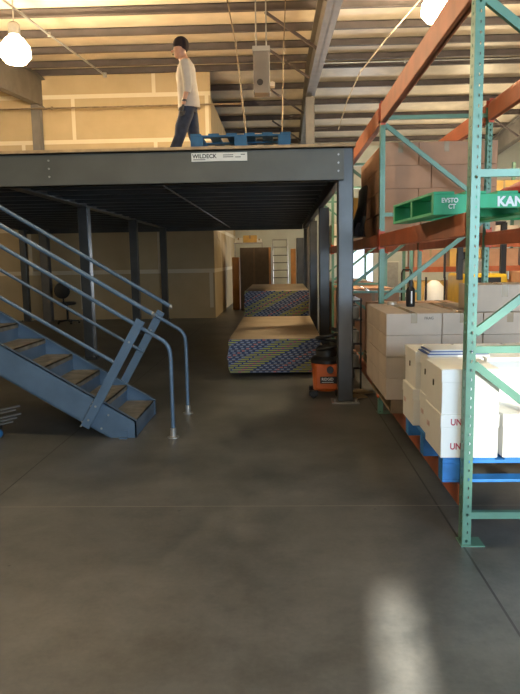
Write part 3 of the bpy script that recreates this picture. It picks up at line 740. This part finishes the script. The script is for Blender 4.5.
b = B()
loft(b, [(.01,0,.99,.115,.150),(.012,0,.90,.128,.160),(.008,0,.83,.125,.165),(.006,0,.78,.10,.14)])
loft(b, [(.005,-.085,.84,.105,.088),(-.02,-.09,.72,.100,.085),(-.065,-.096,.60,.095,.078),(-.10,-.10,.47,.078,.070),(-.165,-.10,.32,.080,.070),(-.235,-.10,.10,.080,.066)])
loft(b, [(.010,.085,.84,.105,.088),(.025,.09,.72,.098,.085),(.045,.092,.60,.088,.078),(.065,.092,.47,.078,.070),(.125,.092,.32,.080,.068),(.20,.09,.12,.080,.066)])
b.build('jeans', 'denim', None, smooth=True).parent = man
def shoe(x, y, z, p):
    return skin('shoe', [(x+.05,y,z+.05),(x-.04,y,z+.045),(x-.16,y,z+.035)], [(0,1),(1,2)], [(.052,.05),(.048,.045),(.042,.033)], 'shoe', man)
shoe(-.235,-.10,.0,0); shoe(.195,.09,.015,0)
# cap, hair, face
b = B(); cxp = (-.035,0,1.655)
prof = [(.106,-.03),(.113,.0),(.112,.04),(.100,.085),(.070,.120),(.035,.138),(.002,.142)]
b.lathe(cxp, prof, 20); hat = b.build('knit_cap', 'knit', None, smooth=True); hat.parent = man; hat.scale = (1.12, .92, 1); hat.rotation_euler = (0, math.radians(10), 0); hat.location = (-.255, 0, .02)
hat.location = (.0, 0, 0)
hat.matrix_local = Matrix.Translation((-.074,0,1.622)) @ Matrix.Rotation(math.radians(14), 4, 'Y') @ Matrix.Diagonal((.96,.86,.96,1)) @ Matrix.Translation((.035,0,-1.655))
skin('nose', [(-0.170,0,1.615),(-0.190,0,1.60),(-0.200,0,1.585)], [(0,1),(1,2)], [.016,.018,.014], 'skin', man, 1)
skin('jaw', [(-0.095,0,1.57),(-0.140,0,1.545),(-0.160,0,1.54)], [(0,1),(1,2)], [(.078,.068),(.060,.050),(.036,.032)], 'skin', man, 1)
for s in (-1, 1):
    skin('ear', [(-0.080,s*.078,1.60),(-0.075,s*.085,1.62),(-0.075,s*.083,1.635)], [(0,1),(1,2)], [.010,.014,.012], 'skin', man, 1)
    B().lathe((-0.170,s*.032,1.632), [(.0,-.008),(.009,-.004),(.009,.004),(0,.008)], 10, 'x').build('eye', 'ink', None).parent = man
B().box((-0.185,-.022,1.558),(-0.167,.022,1.564)).build('mouth', 'shoe', None).parent = man
for o in man.children:
    if o.name.split('.')[0] in ('nose', 'jaw', 'ear', 'eye', 'mouth'): o.location.z -= .030
# gloved hands with separate fingers
for s, w in ((-1, (-.028,-.222,.845)), (1, (-.068,.208,.845))):
    g = skin('glove', [w, (w[0]-.008,w[1],w[2]-.045), (w[0]-.012,w[1],w[2]-.085)], [(0,1),(1,2)], [(.032,.022),(.042,.020),(.040,.016)], 'glove', man, 1)
    for k in range(4):
        fx = w[0]-.012+(.030-.020*k)*1.0; ln = (.055,.066,.070,.060)[k]
        skin('finger', [(fx, w[1], w[2]-.085), (fx-.006, w[1]-s*.004, w[2]-.085-ln*.5), (fx-.018, w[1]-s*.014, w[2]-.085-ln)], [(0,1),(1,2)], [.010,.0095,.0085], 'glove', man, 1)
    skin('thumb', [(w[0]-.030, w[1], w[2]-.035), (w[0]-.055, w[1]-s*.008, w[2]-.062), (w[0]-.062, w[1]-s*.012, w[2]-.090)], [(0,1),(1,2)], [.012,.011,.009], 'glove', man, 1)
B().lathe((-.012,-.224,.885), [(.034,-.012),(.036,-.008),(.036,.008),(.034,.012)], 14).build('wristwatch', 'dark', None, smooth=True).parent = man

# ------------------------------------------------------------------ lamps and overhead services
def lamp(x, y, z, lab, power):
    t = thing('high_bay_lamp', lab, 'lamp', (x, y, z), 'high bay lamps')
    B().tube([(x,y,z+.42),(x,y,purz(y)-.125)], .012, 8).build('hanger', 'galv', t)
    B().lathe((x,y,z), [(.07,.20),(.10,.21),(.10,.38),(.06,.42)], 18).build('housing', 'galv', t, smooth=True)
    B().lathe((x,y,z), [(.02,-.29),(.17,-.25),(.26,-.14),(.25,.02),(.15,.15),(.07,.20)], 24).build('globe', 'lamp', t, smooth=True)
    l = bpy.data.lights.new('lamp_glow', 'POINT'); l.energy = power; l.color = (1, .77, .46); l.shadow_soft_size = .26
    o = bpy.data.objects.new('lamp_glow', l); COL.objects.link(o); o.location = (x, y, z-.5); 
    l2 = o
lamp(-4.55, 11.7, 5.30, 'glowing high bay lamp above the platform at upper left', 1180)
lamp(2.62, 11.5, 5.72, 'glowing high bay lamp above the orange rack beam', 800)
lamp(-1.8, 4.0, 5.5, 'added overhead lamp out of view, lighting the floor between stairs and camera', 120)  # unseen lamp, added to warm the floor by the stairs
lamp(6.4, 22.0, 4.9, 'added lamp hidden beyond the ridge behind the upper cartons, brightening the far wall', 330)  # hidden lamp, added to brighten the right part of the far wall
lamp(7.5, 14.0, 5.4, 'added lamp out of view, lighting the far right aisle', 260)  # unseen lamp, added as light for the far aisle

def pipe(name, lab, cat, pts, r, m):
    t = thing(name, lab, cat, pts[0]); B().tube(pts, r, 10).build('pipe', m, t, smooth=True)
    for p in (pts[1:-1] if cat != 'cable' else []): B().lathe(p, [(r*1.5,-.04),(r*1.5,.04)], 10).build('coupling', m, t)
    return t
pipe('sprinkler_pipe', 'thin brown sprinkler pipe running level across the drywall', 'pipe', [(-11.9,17.7,5.66),(-6.0,17.7,5.66),(-1.0,17.7,5.66)], .022, 'rust')
pp = pipe('conduit', 'dark slanting conduit hung below the roof, ending at upper left', 'pipe', [(-4.72,10.4,6.0),(-4.45,13.2,6.0),(-4.12,16.02,6.0)], .022, 'galv')
B().lathe((-4.12,16.02,5.95), [(.045,0),(.045,.1)], 12).build('end_fitting', 'galv', pp)
pipe('tie_rod', 'pale slanting tie rod leaning from roof to deck near the man', 'rod', [(-.86,10.4,5.98),(-.62,9.9,4.7),(-.50,9.6,3.6),(-.43,9.45,DECK+.002)], .010, 'rust')
pipe('hanging_rod', 'thin vertical rod hanging just right of the grey unit heater', 'rod', [(.135,12.1,6.25),(.07,12.1,5.05),(.02,12.1,DECK+.002)], .008, 'rust')
pipe('roof_cable', 'pale looping cable drooping from the right lamp toward the platform edge', 'cable', [(2.45,11.6,5.95),(1.95,12.6,5.55),(1.60,13.6,5.25),(1.45,14.6,4.95),(1.35,15.6,4.55)], .012, 'ltpurlin')
pipe('roof_pipe', 'thin level pipe hung under the purlins right of the middle frame', 'pipe', [(.95,16.4,6.24),(3.0,16.4,6.24),(15.5,16.4,6.24)], .016, 'galv')
# grey box heater
hx = thing('unit_heater', 'tall grey steel box with a round black opening hung from the roof', 'heater', (-.31, 12.0, 4.5))
B().box((-.45,11.9,4.50),(-.165,12.2,5.22)).build('cabinet', 'rafter', hx, bevel=.01)
B().box((-.46,11.88,5.20),(-.155,12.2,5.28)).build('top_cap', 'galv', hx)
B().lathe((-.335,11.89,4.68), [(.0,-.0),(.055,-.0),(.055,.02),(0,.02)], 20, 'y').build('opening', 'dark', hx)
B().tube([(-.40,12.05,5.28),(-.40,12.05,6.1)], .012, 8).tube([(-.22,12.05,5.28),(-.22,12.05,6.1)], .012, 8).build('hanger', 'galv', hx)
B().box((-.16,11.95,4.62),(-.08,12.1,4.70)).build('side_bracket', 'ltpurlin', hx)

# ------------------------------------------------------------------ far right background
fl = thing('forklift', 'yellow forklift with black mast parked beyond the rack at right', 'forklift', (3.9, 13.2, 0))
B().box((3.58,13.0,.30),(4.44,14.3,1.26)).build('body', 'yellow', fl, bevel=.06)
B().box((3.78,12.985,1.08),(4.30,13.0,1.19)).build('black_panel', 'dark', fl, bevel=.01)
for x in (3.52,4.36):
    B().box((x-.05,13.05,1.15),(x+.05,13.15,2.25)).build('mast_rail', 'dark', fl)
for x in (3.5,4.3):
    B().box((x-.02,14.2,1.15),(x+.02,14.24,2.2)).build('guard_post', 'dark', fl)
B().box((3.45,13.05,2.22),(4.38,14.3,2.27)).build('overhead_guard', 'dark', fl)
for x, y in ((3.38,13.3),(4.34,13.3),(3.38,14.1),(4.34,14.1)):
    B().lathe((x,y,.26), [(.12,0),(.26,.01),(.26,.12),(.12,.13)], 20, 'x').build('wheel', 'dark', fl, smooth=True)
B().lathe((3.92,13.6,1.20), [(.17,0),(.24,.03),(.26,.12),(.24,.30),(.15,.36)], 20).build('gas_tank', 'tank', fl, smooth=True)
B().box((3.7,13.95,1.22),(4.1,14.1,1.7)).build('seat_back', 'dark', fl, bevel=.04)
pj = thing('platform_cart', 'cart with a pale bag on dark upright handles left of the forklift', 'cart', (3.0,12.9,0))
for x in (2.80,3.16): B().tube([(x,12.8,.10),(x,12.8,1.22)], .02, 8).build('handle', 'dark', pj)
B().box((2.78,12.7,.10),(3.25,13.4,.15)).build('deck', 'dark', pj)
for x in (2.82,3.2):
    for y in (12.75,13.3): B().lathe((x-.02,y,.05), [(.05,0),(.05,.04)], 12, 'x').build('wheel', 'dark', pj)
tag(B().lathe((2.99,12.95,.151), [(.16,0),(.19,.05),(.20,.5),(.18,.88),(.10,.97),(.04,1.0)], 16).build('sack', 'whitebox', org=(2.99,12.95,.151), smooth=True), 'tall pale sack standing on the dark platform cart', 'sack')
ht = thing('hand_truck', 'black hand truck frame standing behind the tan cartons', 'hand truck', (2.12,11.1,0))
B().tube([(2.02,11.1,.03),(2.02,11.1,1.35),(2.04,11.1,1.40),(2.16,11.1,1.40),(2.18,11.1,1.35),(2.18,11.1,.03)], .014, 8).build('frame', 'dark', ht)
for z in (.3,.7,1.05): B().tube([(2.02,11.1,z),(2.18,11.1,z)], .01, 8).build('crossbar', 'dark', ht)
B().box((1.98,10.85,.0),(2.22,11.1,.02)).build('toe_plate', 'dark', ht)
# second rack row across the aisle
r2 = thing('pallet_rack', 'distant pallet rack with orange beams across the far aisle', 'pallet rack', (3.2,16.5,0))
for i, x in enumerate((3.2,6.0,8.8)):
    for y in (16.5,17.5): B().box((x,y,0),(x+.08,y+.08,4.0)).build('post', 'green', r2)
for z in (1.36,1.96,3.0):
    for i, x in enumerate((3.28,6.08)):
        for y in (16.48,17.55): B().box((x,y,z-.13),(x+2.72,y+.05,z)).build('beam', 'orange', r2)
labs = ['leftmost','second','third','fourth','fifth','sixth','seventh','eighth']
for z, lev, ms in ((1.361,'low',('card','gold','card','cardgrey','card','gold')), (1.961,'middle',('gold','card','cardgrey','card','gold','card')), (3.001,'high',('card','card','gold','card','cardgrey','card')), (0.0,'floor',('gold','card','tanwood','card','gold','card'))):
    for i, m in enumerate(ms):
        cc(3.32+i*.88+(.14 if i > 2 else 0), 16.55, z, .80, .9, random.uniform(.36,.44) if z else 1.0, m, f'{"ochre" if m=="gold" else "brown"} carton on the {lev} level of the distant rack, {labs[i]} from left', 'cartons on the distant rack')
cc(4.55,12.6,0,.6,.7,1.30,'card','tall brown carton standing right of the yellow forklift')

# ------------------------------------------------------------------ tidy lettering on the carton
for o in list(COL.objects):
    if o.name.startswith('lettering') and o.parent is None:
        tgt = [q for q in COL.objects if q.get('label', '').startswith('tan carton behind') and 'top layer, front row, first' in q.get('label', '')][0]
        o.parent = tgt; o.location = (.30, -.001, .125)

# ------------------------------------------------------------------ light
w = bpy.data.worlds.new('world'); S.world = w; w.use_nodes = True
bg = w.node_tree.nodes['Background']; bg.inputs[0].default_value = (.75, .86, 1, 1); bg.inputs[1].default_value = 2.0
def area(name, loc, rot, sx, sy, e, col):
    l = bpy.data.lights.new(name, 'AREA'); l.shape = 'RECTANGLE'; l.size = sx; l.size_y = sy; l.energy = e; l.color = col
    o = bpy.data.objects.new(name, l); COL.objects.link(o); o.location = loc; o.rotation_euler = rot; return o
area('door_daylight', (3.0,WY+.03,2.15), (math.radians(90),0,0), 3.5, 2.3, 400, (.64,.83,1))
area('far_door_daylight', (3.15,26.8,1.2), (math.radians(-90),0,0), 1.1, 2.1, 160, (.85,.93,1))
sl = bpy.data.lights.new('sun', 'SUN'); sl.energy = 38; sl.angle = math.radians(1.6); sl.color = (1,.92,.80)
so = bpy.data.objects.new('sun', sl); COL.objects.link(so)
dv = V((.10, 1, -.35)); so.rotation_euler = dv.to_track_quat('-Z', 'Y').to_euler()

# ------------------------------------------------------------------ camera
cd = bpy.data.cameras.new('camera'); cam = bpy.data.objects.new('camera', cd); COL.objects.link(cam)
f, vx, vy, rl = 651.965, 281.357, 259.684, .012
d = V((vx-260, 347-vy, -f)).normalized(); z = V((-rl, 1, 0)); z = (z - d*z.dot(d)).normalized(); x = d.cross(z)
# columns x,d,z are world axes X,Y,Z in camera space; rows give camera axes in the world
R = Matrix(((x.x, d.x, z.x), (x.y, d.y, z.y), (x.z, d.z, z.z)))
cam.matrix_world = Matrix.Translation((0, 0, 1.6)) @ R.transposed().to_4x4()
cd.sensor_fit = 'HORIZONTAL'; cd.sensor_width = 36; cd.lens = f/520*36; cd.clip_start = .05
S.camera = cam
S.view_settings.view_transform = 'Standard'; S.view_settings.look = 'None'; S.view_settings.gamma = 1
S.view_settings.use_curve_mapping = False; S.view_settings.exposure = 0
